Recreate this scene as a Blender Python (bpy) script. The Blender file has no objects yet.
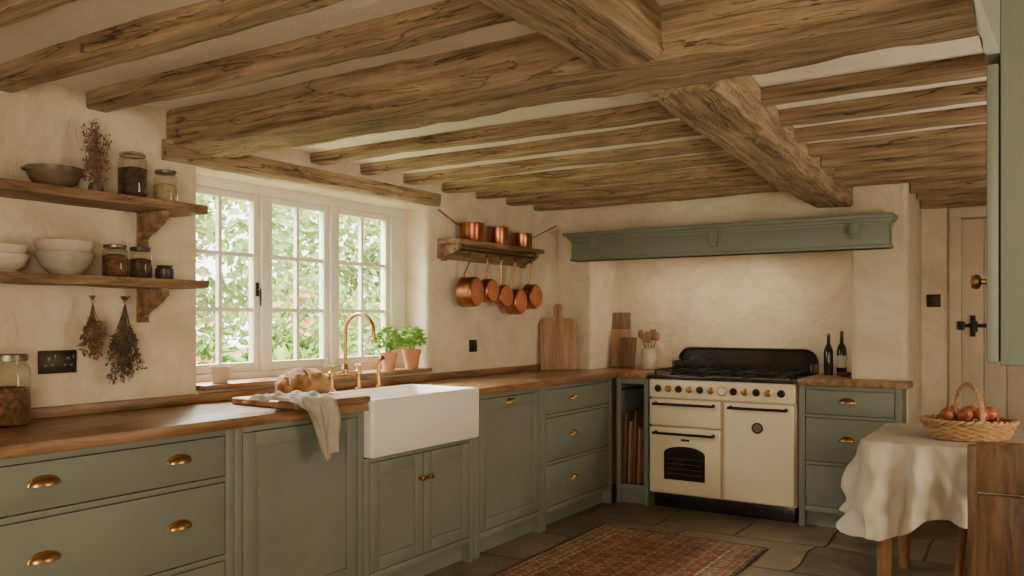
import bpy, bmesh, math, random
from mathutils import Vector, Matrix, noise
R=random.Random(7)
SC=bpy.context.scene
COL=SC.collection
pi=math.pi
# ---------------------------------------------------------------- materials
def newmat(name):
    m=bpy.data.materials.new(name); m.use_nodes=True
    nt=m.node_tree; b=nt.nodes.get('Principled BSDF')
    return m,nt,b
def N(nt,t,**kw):
    n=nt.nodes.new(t)
    for k,v in kw.items(): setattr(n,k,v)
    return n
def c4(c): return (c[0],c[1],c[2],1)
def coords(nt,scale=(1,1,1)):
    tc=N(nt,'ShaderNodeTexCoord'); mp=N(nt,'ShaderNodeMapping'); mp.inputs['Scale'].default_value=scale
    nt.links.new(tc.outputs['Object'],mp.inputs['Vector']); return mp.outputs['Vector']
def noi(nt,vec,scale,detail=4,rough=.5,dist=0):
    n=N(nt,'ShaderNodeTexNoise'); n.inputs['Scale'].default_value=scale; n.inputs['Detail'].default_value=detail
    n.inputs['Roughness'].default_value=rough; n.inputs['Distortion'].default_value=dist
    nt.links.new(vec,n.inputs['Vector']); return n.outputs['Fac']
def ramp(nt,fac,stops,interp='LINEAR'):
    r=N(nt,'ShaderNodeValToRGB'); r.color_ramp.interpolation=interp
    els=r.color_ramp.elements
    els[0].position=stops[0][0]; els[0].color=c4(stops[0][1])
    els[1].position=stops[-1][0]; els[1].color=c4(stops[-1][1])
    for p,c in stops[1:-1]:
        e=els.new(p); e.color=c4(c)
    nt.links.new(fac,r.inputs['Fac']); return r.outputs['Color']
def mixc(nt,f,a,b,mode='MIX'):
    m=N(nt,'ShaderNodeMix',data_type='RGBA',blend_type=mode)
    if isinstance(f,(int,float)): m.inputs[0].default_value=f
    else: nt.links.new(f,m.inputs[0])
    for i,x in ((6,a),(7,b)):
        if isinstance(x,tuple): m.inputs[i].default_value=c4(x)
        else: nt.links.new(x,m.inputs[i])
    return m.outputs[2]
def bump(nt,b,h,strength=.3,dist=.01):
    n=N(nt,'ShaderNodeBump'); n.inputs['Strength'].default_value=strength; n.inputs['Distance'].default_value=dist
    nt.links.new(h,n.inputs['Height']); nt.links.new(n.outputs['Normal'],b.inputs['Normal'])
def simple(name,c1,c2=None,rough=.6,metal=0,scale=8,bmp=0,bscale=30,bdist=.004,stretch=(1,1,1),lo=.35,hi=.65):
    m,nt,b=newmat(name); b.inputs['Roughness'].default_value=rough; b.inputs['Metallic'].default_value=metal
    v=coords(nt,stretch); c2=c2 or tuple(x*.85 for x in c1)
    nt.links.new(ramp(nt,noi(nt,v,scale),[(lo,c1),(hi,c2)]),b.inputs['Base Color'])
    if bmp: bump(nt,b,noi(nt,v,bscale),bmp,bdist)
    return m
def wood(name,dark,mid,light,st=(1,9,9),rough=.6,scale=3,bmp=.3,crack=0,dist=1.2,bd=.01):
    m,nt,b=newmat(name); b.inputs['Roughness'].default_value=rough
    v=coords(nt,st)
    f=noi(nt,v,scale,8,.66,dist)
    col=ramp(nt,f,[(.3,dark),(.46,mid),(.66,light)])
    v2=coords(nt,(1,1,1)); big=noi(nt,v2,2.6,5,.65)
    col=mixc(nt,.65,col,ramp(nt,big,[(.32,(.55,.50,.43)),(.68,(1.15,1.12,1.08))]),'MULTIPLY')
    if crack:
        v3=coords(nt,(st[0]*.55,st[1]*.30,st[2]*.30)); cf=noi(nt,v3,scale*.9,5,.55,.8)
        cr=ramp(nt,cf,[(.489,(1,1,1)),(.5,(.12,.08,.05)),(.511,(1,1,1))])
        col=mixc(nt,crack,col,cr,'MULTIPLY')
    nt.links.new(col,b.inputs['Base Color'])
    bump(nt,b,f,bmp,bd)
    return m
def plaster(name,c1,c2,bmp=.35):
    m,nt,b=newmat(name); b.inputs['Roughness'].default_value=.92
    v=coords(nt); f=noi(nt,v,2.0,8,.68,.9)
    nt.links.new(ramp(nt,f,[(.32,c1),(.66,c2)]),b.inputs['Base Color'])
    a=noi(nt,v,5,9,.62,.6); bump(nt,b,a,bmp,.045); return m
M={}
M['wall']=plaster('plaster_cream',(.57,.47,.33),(.77,.675,.52),.6)
M['ceil']=plaster('plaster_ceiling',(.83,.75,.62),(.90,.84,.73),.3)
M['beam']=wood('oak_beam',(.115,.073,.038),(.34,.235,.13),(.54,.41,.255),(.8,16,16),.86,2.4,1.0,.9,.3,.02)
M['oak']=wood('worktop_oak',(.10,.046,.019),(.235,.122,.054),(.38,.225,.11),(8,1,8),.36,3,.18,0,.6)
M['oakx']=wood('shelf_oak',(.09,.045,.02),(.20,.108,.05),(.33,.20,.10),(9,1,9),.6,3,.3,.3,.6)
M['shelf']=wood('rustic_shelf_oak',(.085,.046,.022),(.23,.135,.066),(.40,.265,.15),(1,9,9),.7,3,.5,.5,.6)
M['board']=wood('board_wood',(.15,.078,.032),(.31,.172,.078),(.44,.27,.135),(9,9,1),.55,3,.2,0,.5)
M['boardd']=wood('board_dark_wood',(.06,.03,.014),(.14,.07,.032),(.22,.12,.058),(9,9,1),.5,3,.2,0,.5)
M['boardh']=wood('board_flat_wood',(.12,.058,.025),(.27,.145,.065),(.40,.235,.115),(8,1,8),.5,3,.2,0,.5)
M['chair']=wood('chair_wood',(.07,.035,.016),(.18,.095,.045),(.29,.17,.085),(9,9,1),.45,3,.3,.2,.5)
M['leg']=wood('turned_wood',(.13,.055,.022),(.27,.125,.05),(.37,.20,.085),(8,8,1),.45,3,.2,0,.5)
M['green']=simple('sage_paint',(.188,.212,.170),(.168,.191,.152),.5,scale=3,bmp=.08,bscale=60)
M['green_shade']=simple('shaded_sage_paint',(.125,.15,.12),(.11,.135,.105),.5,scale=3,bmp=.08,bscale=60)  # sage paint with the shade on the wall cupboard put into its colour
M['mantelg']=simple('mantel_sage_paint',(.205,.24,.188),(.185,.218,.168),.5,scale=3,bmp=.08,bscale=60)
M['white']=simple('white_paint',(.80,.75,.66),(.74,.68,.58),.45,bmp=.05)
M['doorw']=simple('door_cream_paint',(.62,.52,.39),(.55,.46,.33),.55,scale=4)
M['ceramic']=simple('fireclay_white',(.88,.85,.78),(.85,.81,.73),.12,scale=2)
M['brass']=simple('aged_brass',(.52,.31,.12),(.38,.22,.08),.32,1,scale=25)
M['copper']=simple('copper',(.52,.205,.095),(.30,.11,.055),.30,1,scale=9)
M['iron']=simple('black_iron',(.015,.014,.013),(.03,.027,.024),.45,.6,scale=30)
M['chrome']=simple('nickel',(.6,.55,.46),(.5,.45,.37),.22,1)
M['enamel']=simple('cream_enamel',(.80,.70,.51),(.77,.67,.48),.16,scale=2)
M['black']=simple('black_enamel',(.012,.012,.012),(.018,.017,.016),.22,scale=4)
M['ovglass']=simple('oven_glass',(.012,.010,.008),(.02,.015,.01),.06)
M['terra']=simple('terracotta',(.45,.17,.075),(.54,.25,.13),.8,scale=12,bmp=.2)
M['terral']=simple('pale_terracotta',(.55,.40,.29),(.62,.48,.37),.8,scale=12,bmp=.2)
M['soil']=simple('soil',(.03,.018,.01),(.06,.035,.02),.95,scale=60,bmp=.6)
M['leaf']=simple('basil_leaf',(.17,.37,.045),(.30,.53,.09),.45,scale=12)
M['dried']=simple('dried_herb',(.12,.06,.03),(.24,.15,.07),.9,scale=30)
M['driedp']=simple('dried_flower',(.17,.08,.05),(.30,.18,.115),.9,scale=30)
M['lav']=simple('dried_lavender',(.07,.05,.04),(.17,.125,.085),.9,scale=30)
M['string']=simple('twine',(.5,.38,.22),(.4,.3,.17),.9,scale=40)
M['linen']=simple('linen',(.53,.48,.395),(.44,.39,.31),.95,scale=6,bmp=.25,bscale=240,bdist=.002)
M['towel']=simple('towel_linen',(.38,.335,.265),(.50,.445,.36),.95,scale=9,bmp=.3,bscale=220,bdist=.002)
M['crust']=simple('bread_crust',(.20,.075,.022),(.52,.31,.135),.8,scale=10,bmp=.6,bscale=28,bdist=.012,lo=.40,hi=.62)
M['wicker']=simple('wicker',(.34,.19,.08),(.50,.30,.14),.65,scale=40,bmp=.3,bscale=120)
M['onion']=simple('onion_skin',(.44,.13,.05),(.25,.06,.03),.32,scale=6,stretch=(8,8,1))
M['oniont']=simple('onion_tip',(.42,.27,.12),(.33,.18,.08),.8)
M['stonew']=simple('stoneware_cream',(.60,.53,.42),(.48,.41,.31),.4,scale=18,bmp=.1)
M['stoneg']=simple('stoneware_grey',(.32,.285,.225),(.44,.385,.30),.45,scale=18,bmp=.1)
M['stoneb']=simple('stoneware_brown',(.10,.07,.045),(.18,.13,.08),.4,scale=14,bmp=.1)
M['dpot']=simple('dark_pot',(.03,.027,.024),(.05,.045,.04),.4)
M['lid']=simple('tin_lid',(.28,.25,.2),(.20,.18,.15),.4,1)
M['nuts']=simple('jar_nuts',(.22,.10,.04),(.07,.03,.014),.8,scale=60,bmp=.8,bscale=60,bdist=.01)
M['coffee']=simple('jar_dark_beans',(.035,.018,.01),(.10,.05,.025),.7,scale=70,bmp=.8,bscale=70,bdist=.01)
M['oats']=simple('jar_oats',(.56,.44,.28),(.42,.31,.18),.9,scale=70,bmp=.6,bscale=70,bdist=.01)
M['bglass']=simple('dark_bottle_glass',(.012,.018,.008),(.02,.026,.012),.08)
M['label']=simple('paper_label',(.55,.48,.35),(.48,.41,.29),.8)
M['switch']=simple('bronze_plate',(.05,.038,.027),(.04,.03,.02),.4,.7)
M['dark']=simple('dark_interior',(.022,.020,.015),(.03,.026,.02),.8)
M['grass']=simple('garden_grass',(.10,.20,.03),(.2,.33,.06),.9,scale=3)
M['bleaf']=simple('bush_leaf',(.08,.18,.025),(.26,.37,.085),.6,scale=2.5)
M['bleaf2']=simple('bush_leaf_light',(.24,.34,.11),(.42,.47,.2),.6,scale=2.5)
M['flower']=simple('bush_flower',(.70,.26,.15),(.72,.40,.27),.6,scale=5)
def glassmat(name,fac,tint):
    m,nt,b=newmat(name); nt.nodes.remove(b); out=nt.nodes['Material Output']
    t=N(nt,'ShaderNodeBsdfTransparent'); t.inputs[0].default_value=c4(tint)
    g=N(nt,'ShaderNodeBsdfGlossy'); g.inputs['Roughness'].default_value=.04
    lw=N(nt,'ShaderNodeLayerWeight'); lw.inputs[0].default_value=.35
    mu=N(nt,'ShaderNodeMath',operation='MULTIPLY'); mu.inputs[1].default_value=fac; nt.links.new(lw.outputs['Facing'],mu.inputs[0])
    mx=N(nt,'ShaderNodeMixShader'); nt.links.new(mu.outputs[0],mx.inputs[0]); nt.links.new(t.outputs[0],mx.inputs[1]); nt.links.new(g.outputs[0],mx.inputs[2])
    nt.links.new(mx.outputs[0],out.inputs['Surface']); return m
M['glass']=glassmat('jar_glass',.55,(.90,.90,.86)); M['pane']=glassmat('window_glass',.12,(.98,.99,.98))
# floor
def floor_mat():
    m,nt,b=newmat('stone_flags'); v=coords(nt)
    nn=N(nt,'ShaderNodeTexNoise'); nn.inputs['Scale'].default_value=1.8; nn.inputs['Detail'].default_value=4; nt.links.new(v,nn.inputs['Vector'])
    vm=N(nt,'ShaderNodeVectorMath',operation='MULTIPLY_ADD'); nt.links.new(nn.outputs['Color'],vm.inputs[0]); vm.inputs[1].default_value=(.11,.11,0); nt.links.new(v,vm.inputs[2])
    br=N(nt,'ShaderNodeTexBrick'); nt.links.new(vm.outputs[0],br.inputs['Vector']); br.offset=.37; br.squash=.66; br.squash_frequency=3
    br.inputs['Scale'].default_value=1; br.inputs['Brick Width'].default_value=.78; br.inputs['Row Height'].default_value=.56
    br.inputs['Mortar Size'].default_value=.011; br.inputs['Mortar Smooth'].default_value=.6; br.inputs['Bias'].default_value=0
    br.inputs['Color1'].default_value=(.10,.078,.056,1); br.inputs['Color2'].default_value=(.24,.195,.145,1); br.inputs['Mortar'].default_value=(.04,.032,.024,1)
    f=noi(nt,v,4.5,10,.72,.9); col=mixc(nt,.95,br.outputs['Color'],ramp(nt,f,[(.32,(.42,.38,.34)),(.68,(1.4,1.33,1.2))]),'MULTIPLY')
    nt.links.new(col,b.inputs['Base Color'])
    rg=ramp(nt,f,[(.3,(.28,.28,.28)),(.7,(.5,.5,.5))]); nt.links.new(rg,b.inputs['Roughness'])
    ad=N(nt,'ShaderNodeMath',operation='SUBTRACT'); nt.links.new(f,ad.inputs[0]); nt.links.new(br.outputs['Fac'],ad.inputs[1])
    bump(nt,b,ad.outputs[0],.65,.02); return m
M['floor']=floor_mat()
def rug_mat(hx,hy):
    m,nt,b=newmat('woven_rug'); b.inputs['Roughness'].default_value=.95
    v=coords(nt); sp=N(nt,'ShaderNodeSeparateXYZ'); nt.links.new(v,sp.inputs[0])
    def mth(op,a,bb=None):
        n=N(nt,'ShaderNodeMath',operation=op)
        for i,x in enumerate((a,bb)):
            if x is None: continue
            if isinstance(x,(int,float)): n.inputs[i].default_value=x
            else: nt.links.new(x,n.inputs[i])
        return n.outputs[0]
    ax=mth('SUBTRACT',hx,mth('ABSOLUTE',sp.outputs[0])); ay=mth('SUBTRACT',hy,mth('ABSOLUTE',sp.outputs[1]))
    d=mth('MINIMUM',ax,ay); dn=mth('MULTIPLY',d,2.0)
    red=(.24,.085,.05); blue=(.055,.062,.075); tan=(.44,.33,.21)
    band=ramp(nt,dn,[(0,blue),(.05,tan),(.075,red),(.115,(.30,.20,.13)),(.29,blue),(.32,tan),(.35,red)],'CONSTANT')
    vo=N(nt,'ShaderNodeTexVoronoi',distance='MANHATTAN'); vo.inputs['Scale'].default_value=8; vo.inputs['Randomness'].default_value=.12; nt.links.new(v,vo.inputs['Vector'])
    vo2=N(nt,'ShaderNodeTexVoronoi',distance='CHEBYCHEV'); vo2.inputs['Scale'].default_value=20; vo2.inputs['Randomness'].default_value=.3; nt.links.new(v,vo2.inputs['Vector'])
    p1=ramp(nt,vo.outputs['Distance'],[(0,tan),(.16,blue),(.27,(.40,.28,.17)),(.38,red),(.5,tan),(.58,blue),(.68,red)],'CONSTANT')
    p2=ramp(nt,vo2.outputs['Distance'],[(.2,(1.35,1.2,1.0)),(.33,(.5,.46,.45))])
    col=mixc(nt,.55,band,p1); col=mixc(nt,.6,col,p2,'MULTIPLY')
    w=noi(nt,v,5,6,.7); col=mixc(nt,.7,col,ramp(nt,w,[(.35,(.7,.66,.62)),(.65,(1.5,1.45,1.35))]),'MULTIPLY')
    nt.links.new(col,b.inputs['Base Color']); bump(nt,b,noi(nt,v,220,2),.4,.004); return m
# ---------------------------------------------------------------- mesh helpers
def B(): return bmesh.new()
def box(bm,x0,x1,y0,y1,z0,z1,bev=0,seg=2,mat=None):
    mt=Matrix.Translation(((x0+x1)/2,(y0+y1)/2,(z0+z1)/2))@Matrix.Diagonal((abs(x1-x0),abs(y1-y0),abs(z1-z0),1))
    if mat is not None: mt=mat@mt
    r=bmesh.ops.create_cube(bm,size=1,matrix=mt)
    if bev:
        es=list({e for v in r['verts'] for e in v.link_edges})
        bmesh.ops.bevel(bm,geom=es,offset=bev,segments=seg,affect='EDGES',profile=.5)
def lathe(bm,prof,seg=32,mt=None,sx=1,sy=1):
    mt=mt or Matrix(); rings=[]
    for r,z in prof:
        if r<=1e-6: rings.append([bm.verts.new(mt@Vector((0,0,z)))])
        else: rings.append([bm.verts.new(mt@Vector((sx*r*math.cos(2*pi*i/seg),sy*r*math.sin(2*pi*i/seg),z))) for i in range(seg)])
    for a,b in zip(rings,rings[1:]):
        for i in range(seg):
            j=(i+1)%seg
            if len(a)==1 and len(b)==1: continue
            if len(a)==1: bm.faces.new((a[0],b[j],b[i]))
            elif len(b)==1: bm.faces.new((a[i],a[j],b[0]))
            else: bm.faces.new((a[i],a[j],b[j],b[i]))
def tube(bm,pts,r,seg=8,closed=False,flat=None,mt=None):
    pts=[Vector(p) for p in pts]; n=len(pts)
    rs=r if isinstance(r,(list,tuple)) else [r]*n
    prev=None; rings=[]
    for i,p in enumerate(pts):
        if closed: t=(pts[(i+1)%n]-pts[i-1]).normalized()
        elif i==0: t=(pts[1]-p).normalized()
        elif i==n-1: t=(p-pts[-2]).normalized()
        else: t=(pts[i+1]-pts[i-1]).normalized()
        if prev is None:
            up=Vector((0,0,1)) if abs(t.z)<.9 else Vector((1,0,0)); a=t.cross(up).normalized()
        else: a=(prev-t*prev.dot(t)).normalized()
        prev=a; b=t.cross(a); fl=flat or 1
        ring=[]
        for k in range(seg):
            w=p+rs[i]*(a*math.cos(2*pi*k/seg)+b*fl*math.sin(2*pi*k/seg))
            ring.append(bm.verts.new(mt@w if mt else w))
        rings.append(ring)
    m=n if closed else n-1
    for i in range(m):
        A=rings[i]; C=rings[(i+1)%n]
        for k in range(seg):
            l=(k+1)%seg; bm.faces.new((A[k],A[l],C[l],C[k]))
    if not closed:
        bm.faces.new(rings[0][::-1]); bm.faces.new(rings[-1])
def arc(c,r,a0,a1,n,plane='xz'):
    o=[]
    for i in range(n+1):
        a=a0+(a1-a0)*i/n; u=r*math.cos(a); w=r*math.sin(a)
        o.append((c[0]+u,c[1],c[2]+w) if plane=='xz' else ((c[0],c[1]+u,c[2]+w) if plane=='yz' else (c[0]+u,c[1]+w,c[2])))
    return o
def leaf(bm,p,d,size,wid=.5,up=None):
    d=Vector(d).normalized(); s=d.cross(up or Vector((R.uniform(-1,1),R.uniform(-1,1),R.uniform(.2,1)))).normalized()
    nrm=s.cross(d)
    p=Vector(p); a=bm.verts.new(p); b=bm.verts.new(p+d*size*.5+s*size*wid*.5+nrm*size*.1); c=bm.verts.new(p+d*size-nrm*size*.05); e=bm.verts.new(p+d*size*.5-s*size*wid*.5+nrm*size*.1)
    bm.faces.new((a,b,c)); bm.faces.new((a,c,e))
def fin(bm,name,mat,parent=None,loc=(0,0,0),rot=(0,0,0),smooth=True,label=None,cat=None,kind=None,group=None,angle=35):
    bmesh.ops.recalc_face_normals(bm,faces=bm.faces)
    me=bpy.data.meshes.new(name); bm.to_mesh(me); bm.free()
    if smooth:
        me.polygons.foreach_set('use_smooth',[True]*len(me.polygons))
        try: me.set_sharp_from_angle(angle=math.radians(angle))
        except Exception: pass
    me.materials.append(M[mat] if isinstance(mat,str) else mat)
    o=bpy.data.objects.new(name,me); COL.objects.link(o)
    o.location=loc; o.rotation_euler=rot
    if parent: o.parent=parent
    meta(o,label,cat,kind,group); return o
def meta(o,label=None,cat=None,kind=None,group=None):
    if label: o['label']=label
    if cat: o['category']=cat
    if kind: o['kind']=kind
    if group: o['group']=group
def thing(name,label,cat,loc=(0,0,0),rot=(0,0,0),group=None,kind=None):
    e=bpy.data.objects.new(name,None); e.empty_display_size=.05; COL.objects.link(e)
    e.location=loc; e.rotation_euler=rot; meta(e,label,cat,kind,group); return e
def clone(o,loc=None,rot=None,scale=None,label=None):
    c=o.copy(); COL.objects.link(c)
    if loc is not None: c.location=loc
    if rot is not None: c.rotation_euler=rot
    if scale is not None: c.scale=scale
    if label: c['label']=label
    for ch in o.children:
        cc=ch.copy(); COL.objects.link(cc); cc.parent=c
        for g in ch.children:
            gg=g.copy(); COL.objects.link(gg); gg.parent=cc
    return c
# ---------------------------------------------------------------- constants
XW=-3.2; XC=-2.62; ZT=.93; YB=5.65; YA=6.15; ZC=2.20; ZC2=2.158
# ---------------------------------------------------------------- room shell
def grid_wall(name,us,vs,hole,fn,depth,bev,extra_edges=None):
    bm=B(); vf={};vb={}
    cells=[(i,j) for i in range(len(us)-1) for j in range(len(vs)-1) if (i,j) not in hole]
    def gv(d,i,j,dd):
        if (i,j) not in d: d[(i,j)]=bm.verts.new(fn(us[i],vs[j],dd))
        return d[(i,j)]
    for i,j in cells:
        bm.faces.new([gv(vf,a,b,0) for a,b in((i,j),(i+1,j),(i+1,j+1),(i,j+1))])
        bm.faces.new([gv(vb,a,b,depth) for a,b in((i,j+1),(i+1,j+1),(i+1,j),(i,j))])
    bedges=[]
    S=set(cells)
    for i,j in cells:
        for (a,b,ni,nj) in (((i,j),(i+1,j),i,j-1),((i+1,j),(i+1,j+1),i+1,j),((i+1,j+1),(i,j+1),i,j+1),((i,j+1),(i,j),i-1,j)):
            if (ni,nj) not in S:
                bm.faces.new((vf[a],vf[b],vb[b],vb[a]))
                if (ni,nj) in hole or (extra_edges and extra_edges(a,b)):
                    e=bm.edges.get((vf[a],vf[b])); bedges.append(e)
    bmesh.ops.recalc_face_normals(bm,faces=bm.faces)
    if bev and bedges: bmesh.ops.bevel(bm,geom=bedges,offset=bev,segments=5,affect='EDGES',profile=.5)
    return fin(bm,name,'wall',kind='structure',angle=50)
WY0,WY1,WZ0,WZ1=2.41,4.05,.985,1.985
grid_wall('wall_left',[-1.7,WY0,WY1,6.5],[-.1,WZ0,WZ1,2.4],{(1,1)},lambda u,v,d:(XW-d,u,v),.38,.035)
grid_wall('wall_back',[-3.2,-2.91,-1.06,-.73],[0,1.78,ZC+.05],{(1,0)},lambda u,v,d:(u,YB+d,v),.5,.04,lambda a,b:a[0]==3 and b[0]==3)
bm=B(); box(bm,-3.5,-.73,YA,6.5,0,2.4); fin(bm,'wall_alcove','wall',kind='structure',smooth=False)
bm=B(); box(bm,-.729,-.53,6.3,6.45,0,2.4); box(bm,-.53,.32,6.3,6.45,2.04,2.4); box(bm,.32,1.5,6.3,6.45,0,2.4); box(bm,-.9,1.5,6.46,6.5,0,2.4); fin(bm,'wall_hall','wall',kind='structure',smooth=False)
bm=B(); box(bm,1.4,1.55,-1.7,6.5,-.1,2.4); fin(bm,'wall_right','wall',kind='structure',smooth=False)
bm=B(); box(bm,-3.5,1.55,-1.85,-1.7,-.1,2.4); fin(bm,'wall_rear','wall',kind='structure',smooth=False)
bm=B(); box(bm,.3,1.4,1.52,2.05,0,2.2); fin(bm,'wall_partition','wall',kind='structure',smooth=False)
bm=B(); box(bm,-3.6,1.55,-1.85,2.4,ZC,ZC+.15); box(bm,-3.6,1.55,2.4,6.6,ZC2,ZC+.15); fin(bm,'ceiling','ceil',kind='structure',smooth=False)
bm=B(); box(bm,-3.58,1.55,-1.85,6.6,-.1,0); fin(bm,'floor','floor',kind='structure',smooth=False)
# ---------------------------------------------------------------- beams
def beam(name,p0,p1,w,h,label,amp=.012,seed=0,group=None,n=None,ch=.012,kind=None,cat='beam',mat='beam',sag=0):
    p0=Vector(p0);p1=Vector(p1);d=p1-p0;L=d.length;n=n or max(6,int(L/.06))
    a=w/2;b=h/2
    prof=[(-a+ch,-b),(-a*.3,-b),(a*.3,-b),(a-ch,-b),(a,-b+ch),(a,0),(a,b-.002),(a-.002,b),(0,b),(-a+.002,b),(-a,b-.002),(-a,0),(-a,-b+ch)]
    bm=B(); rings=[]
    for i in range(n+1):
        x=-L/2+L*i/n; ring=[]
        sl=noise.noise(Vector((x*.9,seed*3.1,0)))*amp*1.6; sl2=noise.noise(Vector((x*.9,seed*3.1,9)))*amp*1.2
        for (y,z) in prof:
            k=noise.noise_vector(Vector((x*2.6+seed*7,y*6,z*6)))*amp*.8
            k2=noise.noise_vector(Vector((x*9+seed*7,y*25,z*25)))*amp*.45
            ring.append(bm.verts.new((x,y+k.y+k2.y+sl,z+(k.z+k2.z+sl2 if z<b*.5 else 0)-sag*math.sin(pi*i/n)*(1 if z<0 else 0))))
        rings.append(ring)
    m=len(prof)
    for A,C in zip(rings,rings[1:]):
        for k in range(m): bm.faces.new((A[k],A[(k+1)%m],C[(k+1)%m],C[k]))
    bm.faces.new(rings[0]);bm.faces.new(rings[-1][::-1])
    o=fin(bm,name,mat,loc=(p0+p1)/2,label=label,cat=cat,group=group,kind=kind,angle=32)
    o.rotation_euler=(0,-math.asin(max(-1,min(1,d.z/L))),math.atan2(d.y,d.x)); return o
G='ceiling joists'
LJ='rough hewn oak joist against the cream plaster ceiling'
for i,y in enumerate([.45,.82,1.19,1.56,1.93,3.12,3.49,3.86,4.23,4.60,4.97,5.34]):
    fr=y<2.5
    zb=2.128 if fr else 2.105; zt=(ZC if fr else ZC2)-.001
    hh=zt-zb; zc=(zb+zt)/2; wd=.09 if fr else .085
    xb=-1.12 if fr else -1.14-.03*(y-3.1)
    beam('ceiling_joist',(-3.2,y,zc),(xb,y,zc),wd,hh,LJ,seed=i+1,group=G,amp=.010,ch=.008)
    beam('ceiling_joist',(-.89 if fr else -.9-.05*(y-2.5),y+.03,zc),(1.4,y,zc),wd*(1.1),hh,LJ,seed=i+31,group=G,amp=.010,ch=.008)
for i,y in enumerate([5.75,6.05]):
    beam('ceiling_joist',(-.72,y,2.12),(1.4,y,2.12),.1,.075,LJ,seed=i+61,group=G)
beam('ceiling_beam',(-3.2,2.40,2.12),(1.4,2.40,2.125),.30,.158,'massive cracked oak main beam spanning the kitchen',amp=.019,seed=80,n=100,ch=.014)
beam('ceiling_beam',(-.93,-.6,2.12),(-1.03,2.26,2.12),.21,.158,'heavy oak cross beam meeting the main beam',amp=.015,seed=81,ch=.014)
beam('ceiling_beam',(-.985,2.54,2.085),(-1.18,5.66,2.10),.235,.15,'heavy oak cross beam running to the chimney breast',amp=.015,seed=83,ch=.016,sag=.01)
beam('window_lintel',(-3.215,2.22,2.03),(-3.215,4.14,2.035),.10,.085,'rough oak lintel above the casement window',amp=.012,seed=84,cat='lintel')
beam('door_lintel',(-.72,6.25,2.085),(1.3,6.25,2.085),.1,.07,'dark oak lintel over the cottage door',seed=85,cat='lintel')
# ---------------------------------------------------------------- window
win=thing('window_1','white painted three light casement window with glazing bars','window',kind='structure')
del win['category']
fx0,fx1=-3.45,-3.38
wy=[2.455,2.945,3.435,3.925]
bm=B()
y0,y1,z0,z1=2.38,4.055,1.0,1.975
box(bm,fx0,fx1,y0,wy[0],z0+.04,z1-.035,.003); box(bm,fx0,fx1,wy[3],y1,z0+.04,z1-.035,.003)
box(bm,fx0,fx1,y0,y1,z1-.035,z1+.02,.003); box(bm,fx0,fx1,y0,y1,z0-.01,z0+.04,.003)
for y in wy[1:3]: box(bm,fx0,fx1,y-.024,y+.024,z0+.04,z1-.035,.003)
fin(bm,'window_frame','white',win)
for i in range(3):
    a=wy[i]+(0 if i==0 else .026); b=wy[i+1]-(.026 if i<2 else 0); zb=z0+.042; zt=z1-.037
    bm=B(); s=.034; X0,X1=-3.44,-3.40
    box(bm,X0,X1,a,a+s,zb,zt,.003); box(bm,X0,X1,b-s,b,zb,zt,.003)
    box(bm,X0,X1,a+s,b-s,zt-s,zt,.003); box(bm,X0,X1,a+s,b-s,zb,zb+s*1.3,.003)
    g=.0095; cy=(a+b)/2
    box(bm,X0+.008,X1-.008,cy-g,cy+g,zb+.01,zt-.01)
    for k in (1,2):
        zz=zb+s+(zt-zb-2*s)*k/3; box(bm,X0+.009,X1-.009,a+.01,b-.01,zz-g,zz+g)
    cs=fin(bm,'window_sash','white',win)
    bm=B(); box(bm,-3.422,-3.419,a+.02,b-.02,zb+.02,zt-.02); fin(bm,'window_pane','pane',cs)
    if i==0:
        bm=B(); hy=b-.015
        box(bm,-3.40,-3.392,hy-.008,hy+.008,1.42,1.49,.002); tube(bm,[(-3.39,hy,1.455),(-3.375,hy,1.455),(-3.372,hy,1.43),(-3.37,hy,1.37)],[.006,.006,.006,.004]); fin(bm,'window_latch','iron',cs)
bm=B(); box(bm,-3.39,-3.165,WY0+.002,WY1-.002,.985,1.008,.004); fin(bm,'window_sill','oak',win)
# ---------------------------------------------------------------- door in hall
dr=thing('door_1','cream plank door with black iron latch','door',kind='structure'); del dr['category']
bm=B()
for k in range(6): box(bm,-.49+k*.13,-.363+k*.13,6.33,6.37,.01,1.97,.004)
fin(bm,'door_leaf','doorw',dr)
bm=B(); box(bm,-.56,-.49,6.27,6.40,0,1.975,.004); box(bm,.29,.36,6.27,6.40,0,1.975,.004); box(bm,-.56,.36,6.27,6.40,1.975,2.045,.004); fin(bm,'door_frame','doorw',dr)
bm=B(); box(bm,-.48,-.26,6.315,6.328,1.25,1.275,.002); box(bm,-.44,-.41,6.31,6.328,1.19,1.33,.002); box(bm,-.51,-.47,6.25,6.30,1.235,1.29,.003); tube(bm,[(-.40,6.31,1.27),(-.40,6.27,1.29),(-.40,6.27,1.22)],.006); fin(bm,'door_latch','iron',dr)
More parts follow.
